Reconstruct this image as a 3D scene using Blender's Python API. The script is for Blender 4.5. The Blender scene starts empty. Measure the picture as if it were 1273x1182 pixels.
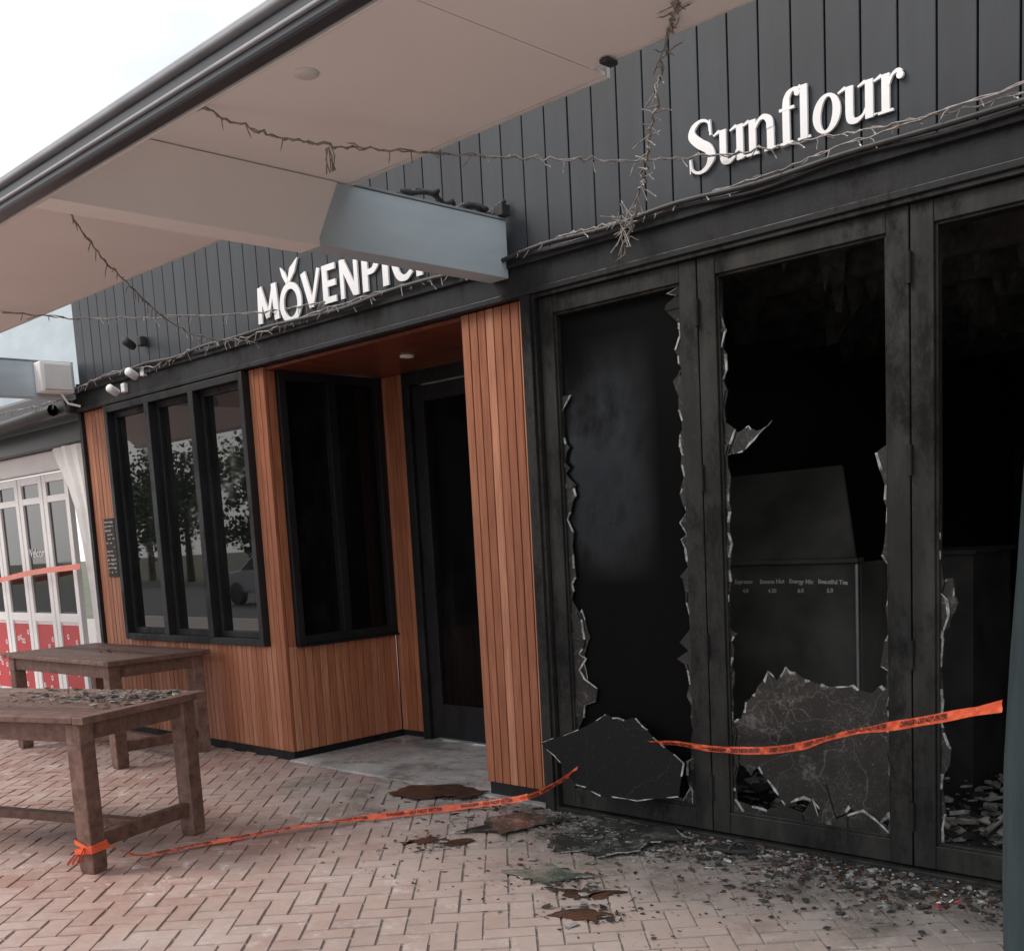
import bpy, bmesh, math, random, bisect
from mathutils import Vector, Matrix, noise
R = random.Random(7)
C = bpy.context.scene.collection
D = 4.31   # facade plane

# ------------------------------------------------------------------ materials
def new_mat(name):
    m = bpy.data.materials.new(name); m.use_nodes = True
    nt = m.node_tree; b = nt.nodes['Principled BSDF']
    return m, nt, b
def N(nt, t, **kw):
    n = nt.nodes.new(t)
    for k, v in kw.items():
        if k in n.inputs: n.inputs[k].default_value = v
        else: setattr(n, k, v)
    return n
def mix(nt, fac, a, b, mode='MIX'):
    n = nt.nodes.new('ShaderNodeMix'); n.data_type = 'RGBA'; n.blend_type = mode
    for i, v in ((0, fac), (6, a), (7, b)):
        if hasattr(v, 'links'): nt.links.new(v, n.inputs[i])
        else: n.inputs[i].default_value = v if i == 0 else (*v, 1) if len(v) == 3 else v
    return n.outputs[2]
def ramp(nt, src, p0, p1, c0=(0,0,0,1), c1=(1,1,1,1)):
    n = nt.nodes.new('ShaderNodeValToRGB'); e = n.color_ramp.elements
    e[0].position = p0; e[1].position = p1; e[0].color = c0; e[1].color = c1
    nt.links.new(src, n.inputs[0]); return n.outputs[0]
def tex(nt, kind, scale, detail=4, vec=None, stretch=None, rough=0.6):
    tc = nt.nodes.new('ShaderNodeTexCoord')
    src = vec or tc.outputs['Object']
    if stretch:
        mp = nt.nodes.new('ShaderNodeMapping'); mp.inputs['Scale'].default_value = stretch
        nt.links.new(src, mp.inputs[0]); src = mp.outputs[0]
    if kind == 'noise':
        n = N(nt, 'ShaderNodeTexNoise'); n.inputs['Scale'].default_value = scale
        n.inputs['Detail'].default_value = detail; n.inputs['Roughness'].default_value = rough
        nt.links.new(src, n.inputs['Vector']); return n.outputs[0]
    n = N(nt, 'ShaderNodeTexVoronoi'); n.feature = 'DISTANCE_TO_EDGE'
    n.inputs['Scale'].default_value = scale
    nt.links.new(src, n.inputs['Vector']); return n.outputs[0]
def bump(nt, b, h, strength=0.3, dist=0.01):
    n = nt.nodes.new('ShaderNodeBump'); n.inputs['Strength'].default_value = strength
    n.inputs['Distance'].default_value = dist
    nt.links.new(h, n.inputs['Height']); nt.links.new(n.outputs[0], b.inputs['Normal'])
def maprange(nt, src, a, b_, lo=0, hi=1):
    mr = nt.nodes.new('ShaderNodeMapRange'); mr.inputs[1].default_value = lo; mr.inputs[2].default_value = hi
    mr.inputs[3].default_value = a; mr.inputs[4].default_value = b_
    nt.links.new(src, mr.inputs[0]); return mr.outputs[0]
def simple(name, c1, c2=None, rough=0.6, scale=6, bmp=0.15, r2=None, stretch=None, spec=0.5, lo=.35, hi=.65, metal=0):
    m, nt, b = new_mat(name)
    c2 = c2 or tuple(x*0.75 for x in c1)
    t = tex(nt, 'noise', scale, 6, stretch=stretch)
    f = ramp(nt, t, lo, hi)
    nt.links.new(mix(nt, f, c1, c2), b.inputs['Base Color'])
    if r2 is None: b.inputs['Roughness'].default_value = rough
    else: nt.links.new(maprange(nt, f, rough, r2), b.inputs['Roughness'])
    b.inputs['Specular IOR Level'].default_value = spec
    b.inputs['Metallic'].default_value = metal
    if bmp: bump(nt, b, tex(nt, 'noise', scale*8, 4, stretch=stretch), bmp, 0.004)
    return m
def attr_mat(name, c1, c2, c3, rough, grain_stretch, grain_scale, grain_dark, bmp, dust=None, spec=.4):
    m, nt, b = new_mat(name)
    at = nt.nodes.new('ShaderNodeAttribute'); at.attribute_name = 'rnd'
    cr = nt.nodes.new('ShaderNodeValToRGB'); e = cr.color_ramp.elements
    e[0].color = (*c1, 1); e[1].color = (*c3, 1); mid = e.new(.5); mid.color = (*c2, 1)
    nt.links.new(at.outputs['Fac'], cr.inputs[0])
    g = tex(nt, 'noise', grain_scale, 6, stretch=grain_stretch, rough=.7)
    gf = ramp(nt, g, .35, .7)
    col = mix(nt, gf, cr.outputs[0], mix(nt, 1.0, cr.outputs[0], grain_dark, 'MULTIPLY'))
    if dust: col = dust(nt, col)
    nt.links.new(col, b.inputs['Base Color'])
    b.inputs['Roughness'].default_value = rough
    b.inputs['Specular IOR Level'].default_value = spec
    bump(nt, b, g, bmp, 0.003)
    return m, nt, b
def pos_mask(nt, axis, lo, hi):
    g = nt.nodes.new('ShaderNodeNewGeometry'); s = nt.nodes.new('ShaderNodeSeparateXYZ')
    nt.links.new(g.outputs['Position'], s.inputs[0])
    mr = nt.nodes.new('ShaderNodeMapRange'); mr.inputs[1].default_value = lo; mr.inputs[2].default_value = hi
    nt.links.new(s.outputs[axis], mr.inputs[0]); return mr.outputs[0]
def mul(nt, a, b, op='MULTIPLY'):
    n = nt.nodes.new('ShaderNodeMath'); n.operation = op; n.use_clamp = True
    for i, v in enumerate((a, b)):
        if hasattr(v, 'links'): nt.links.new(v, n.inputs[i])
        else: n.inputs[i].default_value = v
    return n.outputs[0]

def brick_dust(nt, col):
    # broad powdery bloom
    d = ramp(nt, tex(nt, 'noise', 1.1, 9, rough=.75), .40, .66)
    col = mix(nt, mul(nt, d, .50), col, (.53, .485, .46))
    d2 = ramp(nt, tex(nt, 'noise', 6, 9, rough=.82), .54, .63)
    d2 = mul(nt, d2, ramp(nt, tex(nt, 'noise', .9, 4), .40, .58))
    col = mix(nt, mul(nt, d2, .8), col, (.72, .69, .67))
    dk = ramp(nt, tex(nt, 'noise', 2.6, 9, rough=.8), .53, .70)
    col = mix(nt, mul(nt, dk, .55), col, (.16, .12, .105))
    col = mix(nt, mul(nt, pos_mask(nt, 0, -4.8, -2.6), .60), col, (.33, .30, .275))
    # grey ash slurry before entry and doors
    s = mul(nt, pos_mask(nt, 1, 3.05, 3.9), pos_mask(nt, 0, -6.9, -5.2))
    sn = mul(nt, s, ramp(nt, tex(nt, 'noise', 1.7, 8, rough=.72), .34, .52))
    col = mix(nt, mul(nt, sn, .72), col, (.27, .265, .26))
    sn3 = mul(nt, s, ramp(nt, tex(nt, 'noise', 2.9, 8, rough=.78), .50, .60))
    col = mix(nt, mul(nt, sn3, .75), col, (.10, .09, .08))
    s2 = mul(nt, pos_mask(nt, 1, 3.45, 4.25), pos_mask(nt, 0, -4.3, -3.4))
    sn2 = mul(nt, s2, ramp(nt, tex(nt, 'noise', 4.5, 8, rough=.8), .34, .54))
    col = mix(nt, mul(nt, sn2, .9), col, (.045, .042, .04))
    return col
M = {}
M['brick'], nt, b = attr_mat('paver_brick', (.34,.195,.16), (.39,.24,.20), (.44,.295,.255), .75, (1,1,1), 14, (.75,.72,.72), .35, brick_dust)
wet = ramp(nt, tex(nt, 'noise', 1.4, 6), .47, .57)
wz = mul(nt, wet, mul(nt, pos_mask(nt, 1, 2.7, 3.6), pos_mask(nt, 0, -6.6, -5.2)))
nt.links.new(maprange(nt, wz, .74, .18), b.inputs['Roughness'])
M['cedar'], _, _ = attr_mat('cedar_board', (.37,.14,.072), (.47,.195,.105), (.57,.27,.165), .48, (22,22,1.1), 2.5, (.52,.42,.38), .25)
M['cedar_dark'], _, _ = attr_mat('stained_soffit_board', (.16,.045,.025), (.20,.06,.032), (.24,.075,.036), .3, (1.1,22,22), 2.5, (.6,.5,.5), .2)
M['tablewood'], _, _ = attr_mat('weathered_table_wood', (.13,.068,.052), (.20,.115,.09), (.29,.19,.155), .6, (9,9,9), 2.0, (.38,.34,.34), .6)
M['cladding'], _, _ = attr_mat('charcoal_weatherboard', (.023,.027,.033), (.029,.034,.041), (.036,.042,.050), .5, (4,4,.8), 3, (.7,.7,.7), .15)
def grimy(name, c1, c2, soot, r1, r2, sc, fleck=.4):
    m, nt, b = new_mat(name)
    a = ramp(nt, tex(nt,'noise',sc,7,stretch=(2.5,2.5,.6),rough=.7), .42, .66)
    col = mix(nt, a, c1, c2)
    s = ramp(nt, tex(nt,'noise',1.7,9,stretch=(1.6,1,.8),rough=.8), .47, .60)
    col = mix(nt, mul(nt,s,.9), col, soot)
    sp = ramp(nt, tex(nt,'noise',26,6,rough=.8), .64, .71)
    col = mix(nt, mul(nt,sp,fleck), col, (.13,.125,.12))
    nt.links.new(col, b.inputs['Base Color'])
    nt.links.new(maprange(nt, s, r1, r2), b.inputs['Roughness'])
    b.inputs['Specular IOR Level'].default_value = .35
    bump(nt, b, tex(nt,'noise',22,5), .3, .003)
    return m
M['black'] = grimy('black_painted_timber', (.010,.011,.014), (.020,.022,.025), (.006,.006,.006), .42, .75, 3, .25)
M['frame'] = grimy('sooty_aluminium_frame', (.011,.012,.012), (.034,.033,.030), (.004,.004,.004), .50, .9, 3.2, .45)
M['soot'] = simple('charred_interior', (.008,.008,.008), (.026,.024,.022), .85, 5, .6)
M['sootwall'] = simple('smoke_blackened_wall', (.006,.006,.007), (.020,.019,.018), .8, 2, .4)
M['soffit'] = simple('painted_fibre_cement', (.88,.84,.815), (.84,.79,.76), .7, 1.6, .05, lo=.3, hi=.75)
M['beam'] = simple('pale_blue_painted_beam', (.48,.56,.60), (.40,.48,.53), .55, 3, .1, stretch=(1,.5,2))
M['white'] = simple('white_paint', (.82,.82,.82), (.76,.76,.76), .45, 5, .05)
M['greyw'] = simple('offwhite_paint', (.72,.71,.69), (.6,.59,.57), .5, 3, .1)
M['gutter'] = simple('dark_gutter_metal', (.028,.031,.040), (.05,.053,.06), .35, 4, .05, stretch=(.3,3,3))
M['trim'] = simple('grey_metal_trim', (.30,.31,.33), (.22,.23,.25), .4, 4, .05)
m, nt, b = new_mat('entry_concrete'); M['concrete'] = m
c_ = mix(nt, ramp(nt, tex(nt,'noise',1.6,8,rough=.72), .38,.62), (.50,.50,.50), (.27,.27,.27))
c_ = mix(nt, mul(nt, ramp(nt, tex(nt,'noise',3.4,9,rough=.8), .50,.62), .8), c_, (.10,.095,.09))
nt.links.new(c_, b.inputs['Base Color']); nt.links.new(maprange(nt, tex(nt,'noise',2,5), .25,.75,.4,.6), b.inputs['Roughness'])
bump(nt, b, tex(nt,'noise',30,5), .3, .004)
M['kerb'] = simple('kerb_concrete', (.42,.41,.40), (.34,.33,.32), .8, 3, .3)
M['asphalt'] = simple('asphalt', (.09,.09,.09), (.07,.07,.07), .9, 30, .4)
M['red'] = simple('red_poster', (.50,.04,.05), (.42,.035,.04), .45, 3, .03)
M['cable'] = simple('black_cable', (.012,.012,.013), (.03,.03,.03), .55, 20, .1)
M['twine'] = simple('sooty_light_string', (.36,.33,.31), (.15,.135,.125), .65, 30, .2)
M['bulb'] = simple('string_light_bulb', (.62,.60,.57), (.38,.36,.34), .35, 30, .0)
M['teal'] = simple('dark_teal_canvas', (.010,.022,.026), (.018,.034,.038), .8, 4, .2, stretch=(8,8,1))
M['board'] = simple('chalkboard_panel', (.042,.046,.040), (.11,.11,.098), .5, 2.4, .3, r2=.8)
M['chalk'] = simple('chalk', (.8,.8,.76), (.5,.5,.48), .9, 60, .0)
M['ash'] = simple('ash_rubble', (.06,.058,.056), (.36,.35,.34), .9, 9, .5)
M['char'] = simple('char_fragments', (.012,.011,.011), (.05,.045,.042), .8, 12, .5)
M['rust'] = simple('burnt_brown_fragment', (.10,.045,.028), (.035,.022,.016), .35, 9, .5)
M['leaf'] = simple('foliage', (.035,.06,.02), (.07,.10,.035), .7, 1, 0)
M['bark'] = simple('bark', (.10,.075,.055), (.06,.045,.035), .9, 8, .5)
M['carpaint'] = simple('grey_car_paint', (.28,.29,.31), (.25,.26,.28), .25, 1, 0)
M['rubber'] = simple('rubber', (.012,.012,.012), (.025,.025,.025), .7, 8, .1)
M['label'] = simple('notice_paper', (.55,.5,.42), (.35,.3,.25), .7, 40, 0)

def plain_glass(name, base, ior, rough):
    m, nt, b = new_mat(name)
    b.inputs['IOR'].default_value = ior
    d = ramp(nt, tex(nt,'noise',2.2,8,rough=.75,stretch=(1,1,.5)), .50,.80)
    nt.links.new(mix(nt, mul(nt,d,.3), base, (.05,.05,.048)), b.inputs['Base Color'])
    nt.links.new(maprange(nt, d, rough, rough+.08), b.inputs['Roughness'])
    return m
M['winglass'] = plain_glass('window_glass', (.006,.007,.008), 1.85, .010)
M['darkglass'] = plain_glass('dark_window_glass', (.004,.004,.005), 1.32, .06)
m, nt, b = new_mat('sooted_glass_sky_patch'); M['sootglass'] = m
nzv = tex(nt,'noise',2.2,7,rough=.65,stretch=(1,1,.6))
edge = mul(nt, mul(nt, pos_mask(nt,0,-3.22,-3.50), pos_mask(nt,2,2.42,2.05)), pos_mask(nt,2,1.20,1.50))  # hand-placed area of the sky reflection; the pane stays dull outside it
refl_patch = mul(nt, edge, maprange(nt, nzv, 1, .15, .42, .62))
nt.links.new(mix(nt, refl_patch, (.006,.006,.006), (.008,.010,.014)), b.inputs['Base Color'])  # blue of the reflected sky put into the patch colour, over sooty glass
nt.links.new(maprange(nt, refl_patch, .60, .06), b.inputs['Roughness'])
nt.links.new(maprange(nt, refl_patch, .02, .60), b.inputs['Specular IOR Level'])
b.inputs['Specular Tint'].default_value = (.80,.90,1,1)
b.inputs['IOR'].default_value = 1.6
def shard_mat(name, dark, light, fine, crack, dustlo, spec=.5, rough=.22, cracksc=3.0, speck=.55):
    m, nt, b = new_mat(name)
    tc = nt.nodes.new('ShaderNodeTexCoord')
    wn = nt.nodes.new('ShaderNodeTexNoise'); wn.inputs['Scale'].default_value=5; wn.inputs['Detail'].default_value=5
    nt.links.new(tc.outputs['Object'], wn.inputs['Vector'])
    va = nt.nodes.new('ShaderNodeVectorMath'); va.operation='MULTIPLY_ADD'
    nt.links.new(wn.outputs['Color'], va.inputs[0]); va.inputs[1].default_value=(.22,.22,.22); nt.links.new(tc.outputs['Object'], va.inputs[2])
    du = ramp(nt, tex(nt, 'noise', 5, 10, rough=.8), dustlo, dustlo+.14)
    col = mix(nt, mul(nt, du, .75), dark, light)
    v = tex(nt, 'voronoi', 75, vec=va.outputs[0])
    if fine:
        fm = ramp(nt, tex(nt,'noise',4,6,rough=.7), .45, .62)
        col = mix(nt, mul(nt, mul(nt, ramp(nt, v, 0, .10, (1,1,1,1), (0,0,0,1)), fm), fine), col, light)
    sp = ramp(nt, tex(nt,'noise',60,5,rough=.85), .60, .67)
    col = mix(nt, mul(nt, sp, speck), col, light)
    if crack:
        v2 = tex(nt, 'voronoi', cracksc, vec=va.outputs[0])
        col = mix(nt, mul(nt, ramp(nt, v2, 0, .008, (1,1,1,1), (0,0,0,1)), crack), col, light)
    nt.links.new(col, b.inputs['Base Color'])
    b.inputs['Roughness'].default_value = rough; b.inputs['Specular IOR Level'].default_value = spec
    bump(nt, b, v, .25, .002)
    return m
M['shard'] = shard_mat('crazed_laminated_glass', (.016,.017,.016), (.23,.23,.22), .28, .35, .56, .4, .3, 3, .7)
M['shard_dark'] = shard_mat('broken_dark_glass', (.006,.006,.006), (.13,.12,.11), 0, .15, .61, .12, .4, 2.2, .35)
M['shard_floor'] = shard_mat('dirty_fallen_glass', (.022,.025,.022), (.30,.30,.29), .35, .5, .52, .45, .18, 4)
M['shard_green'] = shard_mat('broken_green_glass', (.06,.08,.06), (.30,.30,.28), .3, .3, .48, .6, .16, 5)
M['shard_edge'] = simple('fractured_glass_edge', (.50,.53,.52), (.08,.09,.09), .25, 30, .6)

mt, nt, b = new_mat('hazard_tape_plastic')
nt.links.new(mix(nt, ramp(nt, tex(nt,'noise',12,4), .4,.65), (.78,.14,.06), (.66,.10,.045)), b.inputs['Base Color'])
b.inputs['Roughness'].default_value = .35; bump(nt, b, tex(nt,'noise',40,3), .3, .003)
M['tape'] = mt
M['ink'] = simple('black_ink', (.01,.01,.01), (.02,.02,.02), .5, 10, 0)

# ------------------------------------------------------------------ geometry helpers
def empty(name):
    e = bpy.data.objects.new(name, None); C.objects.link(e); e.empty_display_size = .2; return e
class MB:
    def __init__(s): s.v=[]; s.f=[]; s.m=[]; s.r=[]
    def face(s, pts, mi=0, r=0.5):
        i=len(s.v); s.v+= [tuple(p) for p in pts]; s.f.append(tuple(range(i,i+len(pts)))); s.m.append(mi); s.r.append(r)
    def box(s, x0,x1,y0,y1,z0,z1, mi=0, r=.5, mat=None):
        p=[Vector(q) for q in ((x0,y0,z0),(x1,y0,z0),(x1,y1,z0),(x0,y1,z0),(x0,y0,z1),(x1,y0,z1),(x1,y1,z1),(x0,y1,z1))]
        if mat is not None: p=[mat@q for q in p]
        i=len(s.v); s.v+=[tuple(q) for q in p]
        for q in ((0,3,2,1),(4,5,6,7),(0,1,5,4),(1,2,6,5),(2,3,7,6),(3,0,4,7)):
            s.f.append(tuple(i+k for k in q)); s.m.append(mi); s.r.append(r)
    def prism(s, outline, thick, fn, mi=0, me=None, r=.5):
        me = mi if me is None else me
        n=len(outline); i=len(s.v)
        s.v += [tuple(fn(a,b,0)) for a,b in outline] + [tuple(fn(a,b,thick)) for a,b in outline]
        s.f.append(tuple(range(i,i+n))); s.m.append(mi); s.r.append(r)
        s.f.append(tuple(reversed(range(i+n,i+2*n)))); s.m.append(mi); s.r.append(r)
        for k in range(n):
            k2=(k+1)%n; s.f.append((i+k2,i+k,i+n+k,i+n+k2)); s.m.append(me); s.r.append(r)
    def obj(s, name, mats, parent=None, bevel=0, smooth=False):
        me=bpy.data.meshes.new(name); me.from_pydata(s.v,[],s.f); me.update()
        for m in mats: me.materials.append(m)
        me.polygons.foreach_set('material_index', s.m)
        at=me.attributes.new('rnd','FLOAT','FACE'); at.data.foreach_set('value', s.r)
        if smooth: me.polygons.foreach_set('use_smooth',[True]*len(s.f))
        bm=bmesh.new(); bm.from_mesh(me); bmesh.ops.recalc_face_normals(bm, faces=bm.faces); bm.to_mesh(me); bm.free()
        o=bpy.data.objects.new(name, me); C.objects.link(o)
        if parent: o.parent=parent
        if bevel:
            b=o.modifiers.new('bevel','BEVEL'); b.width=bevel; b.segments=2; b.limit_method='ANGLE'
        return o
def bx(name, x0,x1,y0,y1,z0,z1, m, parent=None, bevel=.003):
    b=MB(); b.box(x0,x1,y0,y1,z0,z1); return b.obj(name,[m],parent,bevel)
def tube(name, splines, r, m, parent=None, smooth=True):
    cu=bpy.data.curves.new(name,'CURVE'); cu.dimensions='3D'; cu.bevel_depth=r; cu.bevel_resolution=2
    for pts in splines:
        sp=cu.splines.new('POLY'); sp.points.add(len(pts)-1)
        for p,q in zip(sp.points,pts): p.co=(*q,1)
    cu.materials.append(m)
    o=bpy.data.objects.new(name,cu); C.objects.link(o)
    if parent: o.parent=parent
    return o
def catmull(P, n=12):
    P=[Vector(p) for p in P]; Q=[P[0]*2-P[1]]+P+[P[-1]*2-P[-2]]; out=[]
    for i in range(1,len(Q)-2):
        a,b,c,d=Q[i-1:i+3]
        for k in range(n):
            t=k/n; out.append(.5*((2*b)+(c-a)*t+(2*a-5*b+4*c-d)*t*t+(3*b-a-3*c+d)*t**3))
    out.append(P[-1]); return out
def lathe(mb, prof, cx, cy, n=20, mi=0, ell=1.0):
    i=len(mb.v)
    for r,z in prof:
        for k in range(n):
            a=2*math.pi*k/n; mb.v.append((cx+r*math.cos(a), cy+r*ell*math.sin(a), z))
    for j in range(len(prof)-1):
        for k in range(n):
            k2=(k+1)%n
            mb.f.append((i+j*n+k,i+j*n+k2,i+(j+1)*n+k2,i+(j+1)*n+k)); mb.m.append(mi); mb.r.append(.5)

# ------------------------------------------------------------------ ground
g=MB(); g.face([(-400,-400,-.16),(400,-400,-.16),(400,400,-.16),(-400,400,-.16)]); g.obj('ground',[simple('earth',(.10,.10,.07),(.07,.08,.045),.95,.3,.2)])
g=MB(); g.face([(-200,-17,-.13),(200,-17,-.13),(200,-4.2,-.13),(-200,-4.2,-.13)]); g.obj('road',[M['asphalt']])
bx('kerb',-60,40,-4.2,-4.02,-.16,0.0,M['kerb'],None,.02)
bed=MB(); bed.box(-60,40,-4.02,12,-.16,-.008); bed.obj('paving_bed',[simple('sand_joint',(.36,.33,.31),(.22,.20,.19),.95,30,.2)])
pv=MB(); W=.1; gap=.0026
ca,sa=math.cos(math.radians(45)),math.sin(math.radians(45))
ox,oy=-6.0,1.0
for i in range(-120,121):
    for j in range(-120,121):
        d=(i-j)%4
        if d==0: w,h=2,1
        elif d==3: w,h=1,2
        else: continue
        cx,cy=(i+w/2)*W,(j+h/2)*W
        X=ox+cx*ca-cy*sa; Y=oy+cx*sa+cy*ca
        if X<-15 or X>1.6 or Y<-4.0 or Y>4.42 : continue
        if Y>4.30 and X<-6.3: continue
        hw,hh=w*W/2-gap,h*W/2-gap; ins=.0035
        rz=R.uniform(-.002,.002); tx,ty=R.gauss(0,.011),R.gauss(0,.011)
        k=len(pv.v)
        jx,jy=R.gauss(0,.0006),R.gauss(0,.0006)
        for (dx,dy,dz) in ((-hw,-hh,-.012),(hw,-hh,-.012),(hw,hh,-.012),(-hw,hh,-.012),(-hw+ins,-hh+ins,0),(hw-ins,-hh+ins,0),(hw-ins,hh-ins,0),(-hw+ins,hh-ins,0)):
            zz=dz+(rz+dx*tx+dy*ty if dz==0 else 0)
            pv.v.append((X+jx+dx*ca-dy*sa, Y+jy+dx*sa+dy*ca, zz))
        rr=R.random()
        for q in ((4,5,6,7),(0,1,5,4),(1,2,6,5),(2,3,7,6),(3,0,4,7)):
            pv.f.append(tuple(k+t for t in q)); pv.m.append(0); pv.r.append(rr)
pv.obj('brick_paving',[M['brick']])
bx('concrete_entry_slab',-6.42,-4.0,4.27,5.34,-.02,.012,M['concrete'],None,.004)

# ------------------------------------------------------------------ building
B=empty('cafe_building')
def boards(name, axis, a0,a1, z0,z1, plane, pitch, thick, gp, mat, parent, out=-1, backing=True, bevel=.0025, vary=1):
    mb=MB(); n=max(1,round((a1-a0)/pitch)); p=(a1-a0)/n
    for k in range(n):
        s0=a0+k*p+gp/2; s1=a0+(k+1)*p-gp/2; r=R.random()*vary; off=R.uniform(0,.0015)
        if axis=='x': mb.box(s0,s1,plane-off,plane+thick,z0,z1,0,r)
        else:
            if out>0: mb.box(plane-thick,plane+off,s0,s1,z0,z1,0,r)
            else: mb.box(plane-off,plane+thick,s0,s1,z0,z1,0,r)
    return mb.obj(name,[mat],parent,bevel)
ZT=4.35
boards('weatherboard_cladding','x',-9.1,1.6,2.86,ZT,D-.005,.15,.02,.007,M['cladding'],B,vary=.8,bevel=.003)
bx('upper_wall_core',-9.09,1.6,D+.02,D+.3,2.68,ZT,M['sootwall'],B)
bx('parapet_cap',-9.12,1.6,D-.03,D+.33,ZT+.002,ZT+.03,M['gutter'],B)
bx('fascia_board',-9.1,1.6,D-.035,D+.02,2.665,2.855,M['black'],B,.004)
bx('fascia_drip_moulding',-9.1,1.6,D-.06,D-.037,2.815,2.862,M['black'],B,.004)
bx('fascia_lower_bead',-9.1,1.6,D-.05,D-.037,2.667,2.695,M['black'],B,.003)
bx('end_wall',-9.1,-9.075,D+.02,7,0,ZT,M['black'],B)
bx('corner_post',-9.13,-9.08,D-.03,D+.018,0,2.66,M['black'],B)
zb=.06
boards('cedar_left_of_window','x',-9.078,-8.63,zb,2.66,D,.064,.022,.006,M['cedar'],B)
boards('cedar_under_window','x',-8.628,-6.60,zb,.79,D,.064,.022,.006,M['cedar'],B)
boards('cedar_right_of_window','x',-6.598,-6.42,zb,2.66,D,.06,.022,.006,M['cedar'],B)
boards('cedar_reveal_low','y',4.335,5.29,zb,.79,-6.42,.064,.022,.006,M['cedar'],B,out=1)
boards('cedar_reveal_front','y',4.335,4.40,.792,2.64,-6.42,.065,.022,.006,M['cedar'],B,out=1)
boards('cedar_back_strip','x',-6.418,-6.17,zb,2.64,5.295,.062,.022,.006,M['cedar'],B)
boards('cedar_column','x',-4.50,-4.005,.085,2.66,D,.0618,.022,.007,M['cedar'],B)
boards('cedar_column_return','y',4.335,5.29,.085,2.64,-4.50,.064,.022,.006,M['cedar'],B,out=-1)
bx('plinth_front',-9.1,-6.44,D+.012,D+.05,-.02,.058,M['black'],B)
bx('plinth_reveal',-6.46,-6.435,D+.06,5.31,-.02,.058,M['black'],B)
bx('plinth_column',-4.49,-4.01,D+.012,D+.05,-.02,.083,M['black'],B)
bx('backing_left',-9.07,-6.445,D+.024,D+.16,.0,.79,M['sootwall'],B)
bx('backing_left_side',-9.07,-8.60,D+.024,D+.16,.792,2.66,M['sootwall'],B)
bx('backing_reveal',-6.60,-6.444,D+.165,5.30,.0,.79,M['sootwall'],B)
bx('backing_corner',-6.60,-6.444,D+.024,4.40,.792,2.66,M['sootwall'],B)
bx('backing_column',-4.47,-4.01,D+.024,5.6,.0,2.66,M['sootwall'],B)
bx('backing_strip',-6.46,-6.16,5.32,5.40,.0,2.66,M['sootwall'],B)
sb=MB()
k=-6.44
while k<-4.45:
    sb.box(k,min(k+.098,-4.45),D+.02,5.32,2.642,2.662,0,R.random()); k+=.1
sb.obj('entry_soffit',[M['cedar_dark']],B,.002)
dl=MB(); lathe(dl,[(.0,2.636),(.028,2.636),(.034,2.632),(.045,2.632),(.047,2.6415)],-5.55,4.82,24); dl.obj('entry_downlight',[M['white']],B,smooth=True)

Wn=empty('shop_window'); Wn.parent=B
def frame_rect(nm,x0,x1,z0,z1,y0,y1,t,m,par):
    bx(nm+'_left',x0,x0+t,y0,y1,z0,z1,m,par); bx(nm+'_right',x1-t,x1,y0,y1,z0,z1,m,par)
    bx(nm+'_top',x0+t,x1-t,y0+.002,y1,z1-t,z1,m,par); bx(nm+'_bottom',x0+t,x1-t,y0+.002,y1,z0,z0+t,m,par)
frame_rect('outer_frame',-8.625,-6.60,.795,2.655,D-.055,D+.08,.05,M['black'],Wn)
xs=[-8.575,-7.925,-7.275,-6.65]
for i in range(3):
    a,bb=xs[i]+(.0 if i==0 else .035),xs[i+1]-(.0 if i==2 else .035)
    frame_rect('sash_%d'%i,a,bb,.845,2.605,D+.0,D+.05,.045,M['black'],Wn)
    g=MB(); g.box(a+.04,bb-.04,D+.025,D+.031,.885,2.565); g.obj('pane_%d'%i,[M['winglass']],Wn)
for x in xs[1:3]: bx('mullion',x-.034,x+.034,D-.06,D+.06,.847,2.603,M['black'],Wn)
Wr=empty('side_window'); Wr.parent=B
X0=-6.42
for (y0,y1,z0,z1) in ((4.402,4.46,.795,2.64),(5.23,5.288,.795,2.64),(4.46,5.23,2.58,2.638),(4.46,5.23,.797,.855),(4.80,4.87,.855,2.58)):
    bx('frame_bar',X0-.05,X0+.03,y0,y1,z0,z1,M['black'],Wr)
bx('pane_a',X0-.03,X0-.024,4.46,4.80,.855,2.58,M['darkglass'],Wr,0)
bx('pane_b',X0-.03,X0-.024,4.87,5.23,.855,2.58,M['darkglass'],Wr,0)
bx('sill',X0-.05,X0+.05,4.402,5.288,.78,.795,M['black'],Wr)
Dr=empty('entry_door'); Dr.parent=B
bx('jamb_left',-6.165,-6.09,5.28,5.40,0.013,2.64,M['black'],Dr)
bx('jamb_right',-4.99,-4.92,5.28,5.40,0.013,2.64,M['black'],Dr)
bx('head',-6.09,-4.99,5.285,5.40,2.55,2.64,M['black'],Dr)
bx('stile_left',-6.085,-5.97,5.31,5.36,.03,2.54,M['black'],Dr)
bx('stile_right',-5.11,-4.995,5.31,5.36,.03,2.54,M['black'],Dr)
bx('rail_bottom',-5.97,-5.11,5.312,5.36,.03,.28,M['black'],Dr)
bx('rail_top',-5.97,-5.11,5.312,5.36,2.43,2.54,M['black'],Dr)
bx('glass',-5.97,-5.11,5.335,5.342,.28,2.43,M['darkglass'],Dr,0)
tube('pull_handle',[[(-5.2,5.27,1.25),(-5.2,5.22,1.22),(-5.2,5.22,.82),(-5.2,5.27,.79)]],.012,M['trim'],Dr)
for z in (.4,1.3,2.2): bx('hinge',-6.10,-6.075,5.268,5.282,z,z+.1,M['black'],Dr,.002)
bx('back_wall_right',-4.92,-4.47,5.33,5.40,0,2.66,M['black'],B)
bx('notice_board',-8.90,-8.72,D-.012,D-.002,1.30,1.78,M['rubber'],B)
nb=MB()
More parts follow.
